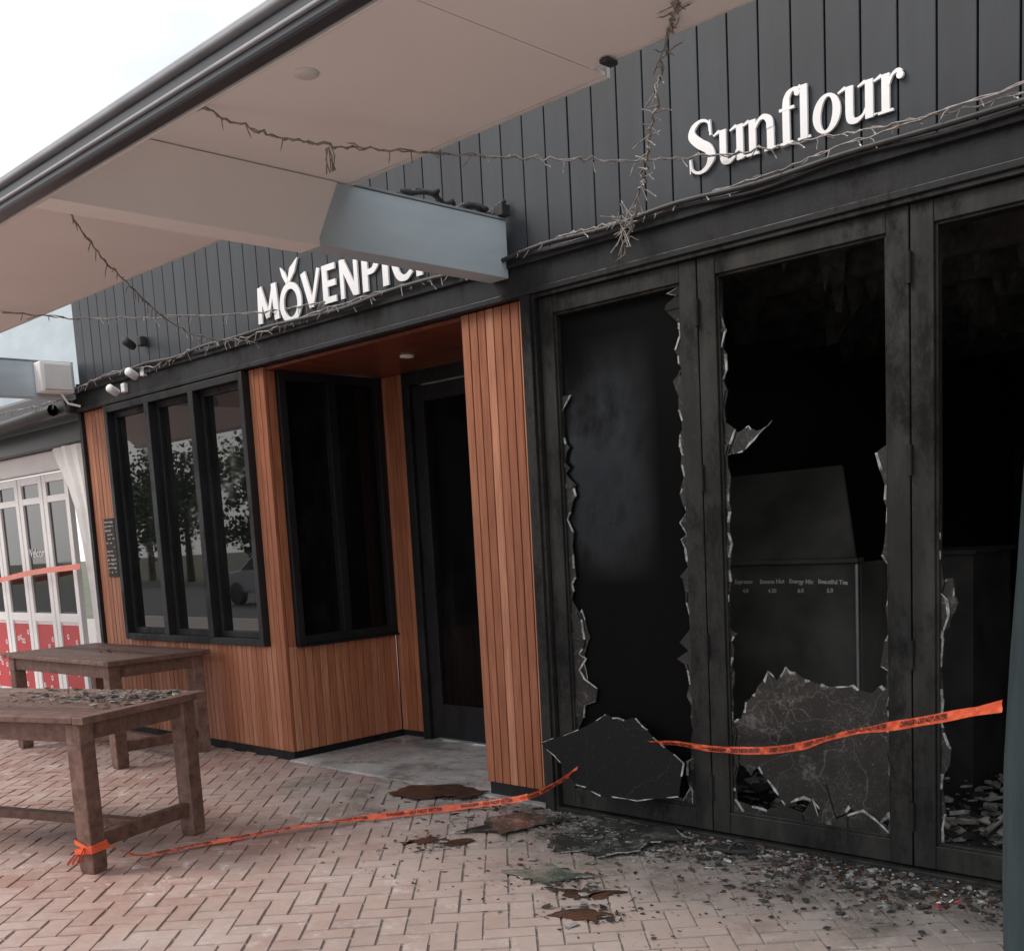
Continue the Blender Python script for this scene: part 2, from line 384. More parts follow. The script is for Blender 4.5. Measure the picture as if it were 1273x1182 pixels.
for i in range(13):
    z=1.755-i*.034
    x=-8.885
    while x<-8.75:
        l=R.uniform(.008,.04)
        if R.random()<.8: nb.box(x,min(x+l,-8.735),D-.0145,D-.0125,z-R.uniform(.006,.018),z)
        x+=l+.007
nb.obj('notice_print',[M['label']],B)

Fd=empty('folding_doors'); Fd.parent=B
yF0,yF1=D-.02,D+.035
bx('jamb',-4.0,-3.935,D-.06,D+.09,0,2.664,M['frame'],Fd)
bx('jamb_outer_bead',-3.934,-3.915,D-.045,D+.09,.02,2.662,M['frame'],Fd)
bx('head_track',-3.934,1.6,D-.04,D+.09,2.645,2.664,M['frame'],Fd)
bx('threshold',-3.934,1.6,D-.05,D+.10,-.01,.022,M['frame'],Fd)
edges=[-3.912,-2.951,-1.969,-.985,0.0,.985]
for i in range(5):
    a,bb=edges[i]+.003,edges[i+1]-.003
    lf=empty('door_leaf_%d'%i); lf.parent=Fd
    bx('stile_a',a,a+.092,yF0,yF1,.03,2.642,M['frame'],lf,.004)
    bx('stile_b',bb-.092,bb,yF0,yF1,.03,2.642,M['frame'],lf,.004)
    bx('rail_top',a+.092,bb-.092,yF0+.002,yF1,2.557,2.642,M['frame'],lf,.004)
    bx('rail_bottom',a+.092,bb-.092,yF0+.002,yF1,.03,.13,M['frame'],lf,.004)
    bx('bead_l',a+.092,a+.104,yF0+.012,yF1-.006,.13,2.557,M['frame'],lf,.002)
    bx('bead_r',bb-.104,bb-.092,yF0+.012,yF1-.006,.13,2.557,M['frame'],lf,.002)
    bx('bead_t',a+.104,bb-.104,yF0+.012,yF1-.006,2.545,2.557,M['frame'],lf,.002)
    bx('bead_b',a+.104,bb-.104,yF0+.012,yF1-.006,.13,.142,M['frame'],lf,.002)
    for z in (.18,.85,1.62,2.35):
        hb=MB(); lathe(hb,[(0,z),(.011,z),(.011,z+.12),(0,z+.12)],bb+.003,yF0-.008,10); hb.obj('hinge',[M['black']],lf)
bx('end_pier',1.0,1.6,D-.02,D+.3,0,2.66,M['black'],Fd)

I=empty('burnt_interior'); I.parent=B
bx('floor',-4.0,1.6,D+.10,11,-.02,.008,M['soot'],I,0)
bx('back_wall',-4.6,1.6,10.9,11.1,0,3,M['sootwall'],I,0)
bx('left_wall',-4.62,-4.0,5.62,11,0,3,M['sootwall'],I,0)
bx('right_wall',1.6,1.8,D,11,0,3,M['sootwall'],I,0)
bx('ceiling',-4.6,1.6,D+.31,11,2.70,2.80,M['soot'],I,0)
bx('roof',-9.07,1.6,D+.31,11.1,ZT-.2,ZT,M['soot'],I,0)
jo=MB()
for y in (5.0,5.6,6.2,6.8,7.6,8.4): jo.box(-4,1.5,y,y+.06,2.58,2.70)
for _ in range(260):
    x=R.uniform(-3.8,0);y=R.uniform(4.6,7);l=R.uniform(.03,.30);w=R.uniform(.02,.22)
    P=[(x,y,2.70)]; nn=R.randint(3,6)
    P.append((x+w,y+.03,2.70))
    for q in range(nn): P.append((x+w*(1-(q+.5)/nn)+R.uniform(-.01,.01),y+.02,2.70-l*R.uniform(.3,1)))
    jo.face(P,0)
jo.obj('charred_joists',[simple('peeling_ceiling',(.012,.012,.012),(.05,.048,.045),.9,14,.4)],I)
tat=MB()   # pale curled fragment of lining near the top of the right bay
for k in range(5):
    x,y,z=-1.45+R.uniform(-.15,.15),4.8+R.uniform(-.1,.3),2.44+R.uniform(-.05,.05)
    tat.face([(x,y,z),(x+.07,y+.02,z+.015),(x+.09,y,z-.02),(x+.03,y-.02,z-.03)])
tat.obj('hanging_lining',[M['ash']],I)

K=empty('chalkboard_counter')
bx('counter_front',-4.0,-2.72,5.30,5.34,.0,1.235,M['board'],K,.004)
bx('counter_side',-2.758,-2.72,5.345,6.0,.0,1.235,M['board'],K,.004)
bx('ledge',-4.0,-2.70,5.26,5.34,1.237,1.262,M['board'],K,.004)
sl=MB(); sl.prism([(-4.0,0),(-2.73,0),(-2.95,.52),(-4.0,.50)],.02,lambda a,b_,t:(a,5.30+b_*.55+t,1.263+b_*.93)); sl.obj('sloping_hood',[M['board']],K)
bx('cupboard',-2.68,-2.25,5.6,6.1,0,1.25,M['soot'],K)
bx('cupboard_top',-2.70,-2.23,5.58,6.12,1.252,1.275,M['soot'],K)
tube('metal_edge',[[(-2.715,5.285,.0),(-2.715,5.285,1.23)]],.008,M['trim'],K)
def text(name, s, size, loc, rot, mat, parent=None, ext=0.0, off=0.0):
    cu=bpy.data.curves.new(name,'FONT'); cu.body=s; cu.size=size; cu.extrude=ext; cu.offset=off
    cu.materials.append(mat); o=bpy.data.objects.new(name,cu); C.objects.link(o)
    o.location=loc; o.rotation_euler=rot; o.parent=parent; return o
fr=(math.pi/2,0,0)
for xx,a_,p_ in ((-3.45,'Espresso','4.0'),(-3.29,'Banana Nut','4.50'),(-3.11,'Energy Mix','6.0'),(-2.94,'Beautiful Tea','5.0')):
    text('menu_line',a_,.032,(xx,5.297,1.135+R.uniform(-.006,.006)),(math.pi/2,R.uniform(-.05,.05),0),M['chalk'],K,.0005,.0007)
    text('menu_price',p_,.030,(xx+.05,5.297,1.085),(math.pi/2,R.uniform(-.05,.05),0),M['chalk'],K,.0005,.0006)
tube('charred_sticks',[[(-2.0,6.2,.0),(-1.55,5.9,.9),(-1.35,5.8,1.2)],[(-1.9,5.6,.2),(-1.5,5.5,.55),(-1.2,5.4,.9)],[(-1.7,5.9,.0),(-1.5,5.8,.6)],[(-1.95,5.3,.1),(-1.5,5.5,.4),(-1.0,5.6,.5)],[(-1.9,4.9,.05),(-1.5,5.1,.5),(-1.2,5.2,1.0)]],.014,M['ash'],I)

# ------------------------------------------------------------------ broken glass in door leaves
def jag_side(mb, xe, sgn, z0, z1, wf, y, step=.03, light=.4):
    z=z0; pts=[]
    while z<z1:
        w=max(0.003,wf(z)*R.choice((R.uniform(.05,.4),R.uniform(.5,1.1),R.uniform(.8,1.7)))); pts.append((z,w)); z+=R.uniform(step*.4,step*2.4)
    pts.append((z1,.004))
    for (za,wa),(zc,wc) in zip(pts,pts[1:]):
        ba,bc=max(0,wa-R.uniform(.006,.014)),max(0,wc-R.uniform(.006,.014))
        mb.face([(xe,y,za),(xe+sgn*ba,y,za),(xe+sgn*bc,y,zc),(xe,y,zc)],0)
        mb.face([(xe+sgn*ba,y,za),(xe+sgn*wa,y,za),(xe+sgn*wc,y,zc),(xe+sgn*bc,y,zc)],1 if R.random()<light else 0)
def jag_h(mb, x0,x1, ze, sgn, hf, y, step=.035, light=.4):
    x=x0; pts=[]
    while x<x1:
        pts.append((x,max(.004,hf(x)*R.choice((R.uniform(.1,.5),R.uniform(.6,1.5)))))); x+=R.uniform(step*.4,step*2.2)
    pts.append((x1,.01))
    for (a,ha),(c,hc) in zip(pts,pts[1:]):
        ba,bc=max(0,ha-.010),max(0,hc-.010)
        mb.face([(a,y,ze),(c,y,ze),(c,y,ze+sgn*bc),(a,y,ze+sgn*ba)],0)
        mb.face([(a,y,ze+sgn*ba),(c,y,ze+sgn*bc),(c,y,ze+sgn*hc),(a,y,ze+sgn*ha)],1 if R.random()<light else 0)
bg=MB(); yg=D+.004
def nz(z,s=3,seed=0): return noise.noise(Vector((z*s,seed,0)))
jag_side(bg,-3.806,1,.142,2.15,lambda z:.024+max(0,nz(z,4,1))*.17+(.04 if .3<z<1.1 else 0),yg)
jag_side(bg,-3.058,-1,.142,2.545,lambda z:.024+max(0,nz(z,5,2))*.11,yg)
jag_h(bg,-3.8,-3.06,.142,1,lambda x:.05+max(0,nz(x,6,3))*.10,yg)
jag_side(bg,-2.846,1,.142,2.45,lambda z:.018+max(0,nz(z,5,5))*.10,yg)
jag_side(bg,-2.076,-1,.142,1.75,lambda z:.012+max(0,nz(z,5,7))*.05,yg)
jag_h(bg,-2.84,-2.08,.142,1,lambda x:.02+(.10 if x>-2.5 else .03),yg,.05,.3)
jag_side(bg,-1.862,1,.142,1.5,lambda z:.010+max(0,nz(z,5,9))*.07,yg)
jag_side(bg,-1.092,-1,.142,1.9,lambda z:.02,yg)
o=bg.obj('broken_glass_edges',[M['shard'],M['shard_edge']],Fd)
s=o.modifiers.new('s','SOLIDIFY'); s.thickness=.006
def jag_poly(P, amp=.012, sub=5):
    out=[]; n=len(P)
    for i in range(n):
        a=P[i]; b2=P[(i+1)%n]
        for k in range(sub):
            t=(k+R.uniform(-.25,.25) if k else 0)/sub
            out.append((a[0]+(b2[0]-a[0])*t+R.uniform(-amp,amp), a[1]+(b2[1]-a[1])*t+R.uniform(-amp,amp)))
    return out
def pane_with_rim(name, P, fn, th, m0, parent, amp=.012, rimw=.012, sub=5, pr=.45):
    J=jag_poly(P,amp,sub); cx=sum(p[0] for p in J)/len(J); cy=sum(p[1] for p in J)/len(J)
    In=[]
    for a,b_ in J:
        v=Vector((a-cx,b_-cy)); l=v.length; v=v*max(.5,(l-rimw*R.uniform(.3,1.3))/l); In.append((cx+v.x,cy+v.y))
    mb=MB(); n=len(J)
    for L,t in ((In,0),(J,0),(J,th),(In,th)): mb.v+=[tuple(fn(a,b_,t)) for a,b_ in L]
    mb.f.append(tuple(range(n))); mb.m.append(0); mb.r.append(.5)
    mb.f.append(tuple(range(3*n,4*n))); mb.m.append(0); mb.r.append(.5)
    for k in range(n):
        k2=(k+1)%n; light=R.random()<pr
        for A in (0,1,2):
            mb.f.append((A*n+k,A*n+k2,(A+1)*n+k2,(A+1)*n+k)); mb.m.append(1 if light else 0); mb.r.append(.5)
    return mb.obj(name,[m0,M['shard_edge']],parent)
pane_with_rim('lower_pane_remnant',[(-2.85,.40),(-2.76,.32),(-2.72,.36),(-2.64,.26),(-2.58,.19),(-2.48,.24),(-2.35,.17),(-2.27,.22),(-2.14,.16),(-2.075,.24),(-2.075,.72),(-2.11,.78),(-2.16,.73),(-2.24,.77),(-2.33,.75),(-2.42,.76),(-2.50,.79),(-2.56,.83),(-2.61,.77),(-2.66,.80),(-2.72,.70),(-2.78,.66),(-2.80,.58),(-2.85,.56)],
    lambda a,b_,t:(a,D+.012+t,b_),.006,M['shard'],Fd,.008,.013,3,.5)
pane_with_rim('hanging_fragment',[(-2.84,1.88),(-2.78,1.87),(-2.72,1.89),(-2.68,1.86),(-2.60,1.90),(-2.70,1.83),(-2.76,1.78),(-2.84,1.77)],lambda a,b_,t:(a,D+.012+t,b_),.005,M['shard'],Fd,.006,.01,3)
pane_with_rim('right_fragment',[(-1.86,1.2),(-1.82,1.22),(-1.80,1.12),(-1.83,1.02),(-1.86,1.0)],lambda a,b_,t:(a,D+.012+t,b_),.005,M['shard'],Fd,.006,.01,3)
pane_with_rim('left_fragment',[(-3.80,.95),(-3.74,1.08),(-3.70,.93),(-3.75,.80),(-3.70,.66),(-3.76,.58),(-3.80,.6)],lambda a,b_,t:(a,D+.012+t,b_),.005,M['shard'],Fd,.008,.012,3)
bx('inner_pane',-3.80,-3.06,D+.022,D+.028,.15,2.545,M['sootglass'],Fd,0)
def lean(a,b_,t): return (a, D-.05-(.55-b_)*.22-(-3.05-a)*.06+t, b_)
pane_with_rim('leaning_glass_shard',[(-3.93,.385),(-3.70,.47),(-3.53,.555),(-3.42,.53),(-3.36,.55),(-3.24,.47),(-3.06,.36),(-3.07,.20),(-3.30,.16),(-3.52,.155),(-3.68,.20),(-3.80,.29)],lean,.006,M['shard_dark'],None,.006,.007,3,.5)

# ------------------------------------------------------------------ canopy
A=empty('street_canopy')
zs=3.055
def prof_x(name, P, x0, x1, mat, parent, bevel=.002):
    mb=MB(); mb.prism(P, x1-x0, lambda a,b_,t:(x0+t,a,b_)); return mb.obj(name,[mat],parent,bevel)
for nm,x0,x1,yi in (('soffit_panel_a',-13,-5.0,3.27),('soffit_panel_b',-4.995,-2.6,3.26),('soffit_panel_c',-2.595,3,3.17)):
    prof_x(nm,[(1.885,2.79),(2.21,zs),(yi,zs),(yi,zs+.012),(2.205,zs+.012),(1.885,2.803)],x0,x1,M['soffit'],A,0)
prof_x('roof_sheet',[(1.875,2.845),(2.21,zs+.03),(3.25,zs+.06),(3.25,zs+.075),(2.2,zs+.045),(1.875,2.86)],-13,3,M['gutter'],A,0)
bx('inner_fascia_a',-13,-2.6,3.272,3.29,zs-.004,zs+.09,M['greyw'],A)
bx('inner_fascia_b',-2.595,3,3.172,3.19,zs-.004,zs+.09,M['greyw'],A)
bx('gutter_face',-13,3,1.815,1.872,2.765,2.842,M['gutter'],A,.010)
bx('gutter_lip',-13,3,1.795,1.83,2.844,2.868,M['trim'],A,.006)
bx('gutter_bead',-13,3,1.803,1.816,2.792,2.802,M['trim'],A,.003)
bx('edge_trim',-13,3,1.873,1.884,2.762,2.80,M['greyw'],A,.002)
for i,x in enumerate((-9.22,-4.21,.9)):
    prof_x('beam_%d'%i,[(1.886,2.775),(D-.045,2.77),(D-.045,zs-.003),(2.215,zs-.003)],x,x+.13,M['beam'],A,.004)
    prof_x('beam_casing_%d'%i,[(1.887,2.764),(3.08,2.764),(3.08,2.80),(3.20,zs-.004),(2.21,zs-.004)],x-.006,x+.137,M['soffit'],A,.002)
    bx('beam_cap_%d'%i,x-.006,x+.136,3.295,D-.046,zs-.001,zs+.010,M['trim'],A,.002)
lt=MB(); lathe(lt,[(0,zs-.012),(.03,zs-.012),(.042,zs-.006),(.044,zs-.001)],-3.22,2.43,28); lt.obj('soffit_light',[M['greyw']],A,smooth=True)
bx('bracket',-2.52,-2.485,3.13,3.19,zs-.02,zs-.005,M['gutter'],A)
bx('cover_strip',-7.4,-7.37,2.22,3.265,zs-.006,zs-.001,M['soffit'],A,.001)
cb=catmull([(-4.16,3.62,3.09),(-4.13,3.8,3.12),(-4.15,3.95,3.075),(-4.12,4.08,3.10),(-4.14,4.2,3.085),(-4.12,4.26,3.14)],8)
cb2=[p+Vector((.03*math.sin(i),0.02,.012*math.cos(i*1.3)+.01)) for i,p in enumerate(cb)]
tube('cable_bundle',[cb,cb2],.012,M['cable'])
bx('cable_bracket',-4.10,-4.04,4.20,4.26,3.066,3.12,M['rubber'])

# ------------------------------------------------------------------ neighbour shop
Nn=empty('neighbour_shop'); yn=4.5
bx('upper_wall',-16,-9.16,yn+.05,yn+.3,2.90,4.1,M['beam'],Nn)
bx('dark_blind_box',-16,-9.16,yn-.3,yn+.04,2.66,2.88,M['gutter'],Nn,.03)
bx('dark_rail',-16,-9.16,yn-.1,yn+.04,2.46,2.64,M['gutter'],Nn,.01)
bx('header',-16,-9.16,yn-.02,yn+.1,2.28,2.455,M['white'],Nn,.01)
tube('rolled_blind',[[(-13,yn-.34,2.68),(-11.4,yn-.36,2.66),(-10.2,yn-.34,2.68),(-9.3,yn-.35,2.70)]],.05,M['cable'],Nn)
for i in range(6):
    x0=-9.95-i*.56
    frame_rect('door_%d'%i,x0-.54,x0,.06,2.26,yn+.0,yn+.05,.075,M['white'],Nn)
    bx('mid_rail',x0-.465,x0-.075,yn+.002,yn+.05,.88,.96,M['white'],Nn)
    bx('transom',x0-.465,x0-.075,yn+.002,yn+.05,2.0,2.06,M['white'],Nn)
    g=MB(); g.box(x0-.465,x0-.075,yn+.02,yn+.026,.96,2.0); g.box(x0-.465,x0-.075,yn+.02,yn+.026,2.06,2.19); g.obj('glass',[M['winglass']],Nn)
    bx('kick_panel',x0-.465,x0-.075,yn+.02,yn+.03,.13,.88,M['white'],Nn)
    bx('poster',x0-.455,x0-.085,yn+.012,yn+.018,.18,.85,M['red'],Nn,0)
    pm=MB()
    for k in range(9):
        px_=x0-.44+R.random()*.31; pz=.22+R.random()*.55
        for q in range(7):
            an=q*.9; pm.box(px_+.018*math.cos(an)-.006,px_+.018*math.cos(an)+.006,yn+.008,yn+.011,pz+.018*math.sin(an)-.004-q*.001,pz+.018*math.sin(an)+.006)
    pm.obj('poster_print',[M['white']],Nn)
text('welcome_lettering','Welcome',.12,(-11.02,yn+.015,1.50),fr,M['white'],Nn,.001)
cv=MB(); prof=[(2.44,.62),(2.3,.56),(2.1,.42),(1.9,.33),(1.6,.27),(1.2,.22),(.8,.20),(.06,.20)]
for (za,wa),(zc,wc) in zip(prof,prof[1:]):
    n=12
    for k in range(n):
        def pt(z,w,k):
            t=k/n; return (-9.18-w*1.3*t, yn-.10-.05*math.sin(t*math.pi)-.014*math.sin(t*22+z), z)
        cv.face([pt(za,wa,k),pt(za,wa,k+1),pt(zc,wc,k+1),pt(zc,wc,k)])
cv.obj('gathered_white_blind',[M['white']],Nn,smooth=True)
bx('side_pier',-9.16,-9.135,yn-.2,yn+.2,0,2.9,M['black'],Nn)
# tape across the neighbour's doors
tn=MB(); c=catmull([(-13.2,4.30,1.22),(-11.6,4.28,1.27),(-10.4,4.27,1.36),(-9.35,4.26,1.40)],10)
for a_,b_ in zip(c,c[1:]): tn.face([a_+Vector((0,0,-.025)),b_+Vector((0,0,-.025)),b_+Vector((0,.01,.025)),a_+Vector((0,.01,.025))])
tn.obj('hazard_tape',[M['tape']])

# ------------------------------------------------------------------ tables
def table(name, ox,oy,rot, L, Wd, H, seed):
    rr=random.Random(seed)
    E=empty(name); E.location=(ox,oy,0); E.rotation_euler=(0,0,rot)
    mb=MB(); n=6; p=Wd/n
    for k in range(n):
        j=rr.uniform(-.004,.004)
        mb.box(-L+.04+j,-.04+j,k*p+.003,(k+1)*p-.003,H-.032+rr.uniform(0,.002),H,0,rr.random())
    mb.box(-.037,.03,-.0,Wd,H-.034,H+.001,0,rr.random()); mb.box(-L-.03,-L+.037,0,Wd,H-.034,H+.001,0,rr.random())
    mb.obj('tabletop',[M['tablewood']],E,.004)
    mb=MB()
    mb.box(-L+.1,-.12,.045,.075,H-.125,H-.036,0,.3); mb.box(-L+.1,-.12,Wd-.075,Wd-.045,H-.125,H-.036,0,.4)
    mb.box(-.09,-.055,.05,Wd-.05,H-.125,H-.036,0,.5); mb.box(-L+.055,-L+.09,.05,Wd-.05,H-.125,H-.036,0,.5)
    mb.obj('apron',[M['tablewood']],E,.003)
    k=0
    for lx in (-.12,-L+.03):
        for ly in (.03,Wd-.12):
            mb=MB()
            sec=[(0,.040),(.03,.045),(H-.13,.045),(H-.035,.045)]
            for z,h in sec:
                cx,cy=lx+.045,ly+.045
                mb.v+= [(cx-h,cy-h,z),(cx+h,cy-h,z),(cx+h,cy+h,z),(cx-h,cy+h,z)]
            for a in range(len(sec)-1):
                for q in range(4):
                    mb.f.append((a*4+q,a*4+(q+1)%4,(a+1)*4+(q+1)%4,(a+1)*4+q)); mb.m.append(0); mb.r.append(rr.uniform(.35,.8))
            mb.f+= [(3,2,1,0),(12,13,14,15)]; mb.m+=[0,0]; mb.r+=[.5,.5]
            mb.obj('leg_%d'%k,[M['tablewood']],E,.006); k+=1
    mb=MB()
    for lx in (-.10,-L+.05): mb.box(lx,lx+.05,.122,Wd-.122,.11,.18,0,.25)
    mb.box(-L+.1,-.10,Wd/2-.03,Wd/2+.03,.125,.17,0,.3)
    mb.obj('stretchers',[M['tablewood']],E,.004)
    return E
t1=table('picnic_table',-4.93,2.16,math.radians(19),1.75,.84,.755,3)
t2=table('picnic_table',-7.27,3.42,math.radians(1),1.70,.80,.76,5)
def scatter(name, pts_fn, n, smin,smax, mats, flat=.4, parent=None, seed=1, tilt=.35):
    rr=random.Random(seed); mb=MB()
    for _ in range(n):
        x,y,z=pts_fn(rr); s=smin*(smax/smin)**(rr.random()**1.6)
        rot=Matrix.Rotation(rr.uniform(0,6.3),4,'Z')@Matrix.Rotation(rr.gauss(0,tilt),4,'X')
        k=rr.randint(3,6); P=[]; el=rr.uniform(.25,1)
        for q in range(k):
            a=6.283*q/k+rr.uniform(-.5,.5); P.append((s*rr.uniform(.5,1)*math.cos(a), s*el*rr.uniform(.4,1)*math.sin(a)))
        th=s*flat*rr.uniform(.3,1)
        mi=rr.randrange(len(mats))
        mb.prism(P,th,lambda a,b_,t:tuple(Vector((x,y,z+.002))+(rot@Vector((a,b_,t)))),mi)
    return mb.obj(name,mats,parent)
c1,s1=math.cos(math.radians(19)),math.sin(math.radians(19))
def tp(rr):
    lx=-abs(rr.gauss(.35,.35))-.02; ly=min(.8,.47+rr.gauss(.1,.14))
    return (-4.93+lx*c1-ly*s1, 2.16+lx*s1+ly*c1, .757)
scatter('glass_fragments_on_table',tp,800,.004,.032,[M['shard'],M['shard_edge'],M['ash'],M['char'],M['char'],M['shard_green']],.2,seed=4)
scatter('bottle_fragment',lambda rr:(-7.9+rr.gauss(0,.05),3.75+rr.gauss(0,.03),.765),9,.01,.03,[M['char'],M['rust']],.6,seed=41)

# ------------------------------------------------------------------ ground debris
def flat_shard(name,P,z,mat,amp=.012,sub=4,rim=.012,tilt=(0,0),parent=None,pr=.25):
    cx=sum(p[0] for p in P)/len(P); cy=sum(p[1] for p in P)/len(P)
    return pane_with_rim(name,P,lambda a,b_,t:(a,b_,z+(a-cx)*tilt[0]+(b_-cy)*tilt[1]+t),.004,mat,parent,amp,rim,sub,pr)
flat_shard('fallen_glass_sheet',[(-3.57,3.80),(-3.60,3.98),(-3.52,4.08),(-3.56,4.24),(-3.3,4.20),(-3.15,4.25),(-2.98,4.12),(-3.10,4.0),(-3.07,3.86),(-3.19,3.71),(-3.3,3.74),(-3.4,3.66)],.014,M['shard_floor'],.016,4,.008,tilt=(.02,.03),pr=.4)
flat_shard('fallen_glass_sheet',[(-4.05,3.62),(-4.02,3.80),(-4.14,3.92),(-4.02,4.10),(-3.84,4.08),(-3.68,4.16),(-3.78,3.94),(-3.80,3.72),(-3.92,3.74)],.012,M['shard_floor'],.016,4,.006,tilt=(.02,0))
flat_shard('burnt_wood_sheet',[(-5.02,4.0),(-5.05,4.2),(-4.80,4.36),(-4.5,4.30),(-4.52,4.14),(-4.66,4.12),(-4.76,3.98)],.016,M['rust'],.022,4,.006,tilt=(.02,0),pr=0)
flat_shard('fallen_glass_sheet',[(-3.42,3.30),(-3.30,3.40),(-3.28,3.52),(-3.12,3.46),(-2.98,3.50),(-3.08,3.38),(-3.14,3.28),(-3.3,3.30)],.008,M['shard_green'],.016,4,.005)
flat_shard('brown_fragment',[(-4.14,3.36),(-4.10,3.5),(-3.96,3.52),(-3.86,3.60),(-3.88,3.46),(-4.0,3.44)],.004,M['rust'],.03,4,.004,pr=0)
flat_shard('brown_fragment',[(-2.86,3.02),(-2.80,3.14),(-2.62,3.16),(-2.7,3.06)],.004,M['rust'],.026,5,.004,pr=0)
flat_shard('brown_fragment',[(-3.02,3.28),(-2.90,3.34),(-2.80,3.40),(-2.84,3.28),(-2.92,3.24)],.004,M['rust'],.028,5,.004,pr=0)
GL=[M['shard'],M['shard_edge'],M['shard_green'],M['ash'],M['char'],M['char']]
scatter('shattered_glass_scatter',lambda rr:(rr.gauss(-3.5,.6),4.28-abs(rr.gauss(0,.30)),.0),1700,.003,.030,GL,.22,seed=8,tilt=.2)
scatter('glass_crumbs',lambda rr:(rr.gauss(-3.35,.22),rr.gauss(3.97,.16),.018),480,.003,.024,GL,.25,seed=18,tilt=.2)
scatter('ash_rubble',lambda rr:(rr.uniform(-3.2,-.6),4.27-abs(rr.gauss(0,.14+.08*rr.random())),.0),4200,.003,.030,[M['ash'],M['char'],M['char'],M['char'],M['shard_edge'],M['rust']],.5,seed=9)
scatter('stray_fragments',lambda rr:(rr.gauss(-3.0,1.0),2.9+abs(rr.gauss(.5,.5)),.0),1000,.002,.020,[M['rust'],M['char'],M['char'],M['shard_green'],M['ash'],M['shard_floor']],.22,seed=12,tilt=.15)
def clump(rr):
    c=((-3.0,3.35,.16),(-2.75,3.12,.12),(-4.0,3.45,.14),(-2.35,3.75,.2),(-1.9,4.0,.2),(-3.2,3.4,.18),(-4.6,4.2,.14),(-2.0,3.7,.25))[rr.randrange(8)]
    return (c[0]+rr.gauss(0,c[2]*.6),c[1]+rr.gauss(0,c[2]*.5),.004)
scatter('wet_debris',clump,800,.004,.038,[M['rust'],M['char'],M['char'],M['shard_floor'],M['ash']],.15,seed=22,tilt=.12)
scatter('interior_rubble',lambda rr:(rr.uniform(-3.9,.5),4.45+abs(rr.gauss(0,1.1)),rr.uniform(0,.10)),3600,.012,.080,[M['ash'],M['soot'],M['char'],M['ash'],M['ash']],.4,seed=10)
scatter('broken_wood_chips',lambda rr:(rr.gauss(-4.75,.12),rr.gauss(4.42,.07),.01),7,.012,.04,[simple('broken_wood_chip',(.5,.28,.18),(.4,.2,.12),.7,5,.2)],.8,seed=3)
scatter('foil_wrapper',lambda rr:(rr.gauss(-1.72,.03),rr.gauss(3.98,.03),.01),5,.012,.022,[M['white'],M['red'],M['white']],.7,seed=6)
S=empty('sandal'); S.location=(-2.74,4.12,.008); S.rotation_euler=(0,0,math.radians(15))
mb=MB(); P=[]
for k in range(28):
    a=6.283*k/28; w=.040+.008*math.cos(a); P.append((.12*math.cos(a), w*math.sin(a)))
mb.prism(P,.018,lambda a,b_,t:(a,b_,t)); mb.obj('sole',[M['rubber']],S,.004)
tube('straps',[catmull([(-.0,-.042,.015),(.02,-.02,.045),(.06,0,.05),(.02,.02,.045),(0,.042,.015)],5),[(.06,0,.05),(.085,0,.016)]],.007,M['rubber'],S)

# ------------------------------------------------------------------ hazard tape
T=empty('hazard_tape')
path=catmull([(-4.99,2.26,.13),(-5.0,2.42,.035),(-4.98,2.62,.02),(-4.9,2.93,.02),(-4.73,3.31,.03),(-4.54,3.70,.022),(-4.31,4.03,.03),(-4.02,4.13,.09),(-3.80,4.12,.19),(-3.62,4.20,.31),(-3.40,4.235,.40),(-3.14,4.22,.450),(-2.88,4.19,.452),(-2.6,4.15,.478),(-2.25,3.88,.578),(-1.89,3.60,.71),(-1.5,3.30,.83),(-1.12,2.98,.955)],14)
Ls=[0]
for a,b2 in zip(path,path[1:]): Ls.append(Ls[-1]+(b2-a).length)
def tape_frame(s):
    s=max(0,min(Ls[-1]-1e-4,s))
    i=min(len(Ls)-2,bisect.bisect_right(Ls,s)-1); t=(s-Ls[i])/(Ls[i+1]-Ls[i])
    p=path[i].lerp(path[i+1],t); tg=(path[min(i+2,len(path)-1)]-path[max(i-1,0)]).normalized()
    side=tg.cross(Vector((0,0,1))).normalized()
    th=.70*math.sin(s*1.5+.6)+.22*math.sin(s*7)+.12*math.sin(s*17)
    if s<2.3: th+=.75
    up=(Vector((0,0,1))*math.cos(th)-side*math.sin(th)).normalized()
    up=(up-tg*up.dot(tg)).normalized()
    nrm=tg.cross(up).normalized()
    return p,up,nrm
tw=.034
mb=MB(); n=int(Ls[-1]/.010); prev=None
for i in range(n+1):
    p,up,nr=tape_frame(Ls[-1]*i/n); cr=.004*math.sin(i*.3)+.003*math.sin(i*.77)
    row=[p+up*(tw*(j/4-.5))+nr*(cr*math.sin(j*1.6)) for j in range(5)]
    for q in row: q.z=max(q.z,.006)
    if prev:
        for j in range(4): mb.face([prev[j],row[j],row[j+1],prev[j+1]])
    prev=row
mb.obj('tape_strip',[M['tape']],T,smooth=True)
to=text('tmp','DANGER - DO NOT ENTER',.025,(0,0,0),(0,0,0),M['ink'],None,0,.0008)
bpy.context.view_layer.update()
dg=bpy.context.evaluated_depsgraph_get(); tm=bpy.data.meshes.new_from_object(to.evaluated_get(dg))
base=[v.co.copy() for v in tm.vertices]; fcs=[tuple(p.vertices) for p in tm.polygons]
bpy.data.objects.remove(to); wtx=max(v.x for v in base)
mb=MB(); s0=.25
while s0+wtx<Ls[-1]-.05:
    i0=len(mb.v)
    for v in base:
        p,up,nr=tape_frame(s0+v.x); q=p+up*(v.y-.009)+nr*.0048
        if q.z<.009: q.z=.009
        mb.v.append(tuple(q))
    for f in fcs: mb.f.append(tuple(i0+k for k in f)); mb.m.append(0); mb.r.append(.5)
    s0+=wtx+.10
mb.obj('tape_print',[M['ink']],T)
wr=MB()
legc=(-4.93+(-.075)*c1-.075*s1, 2.16+(-.075)*s1+.075*c1)
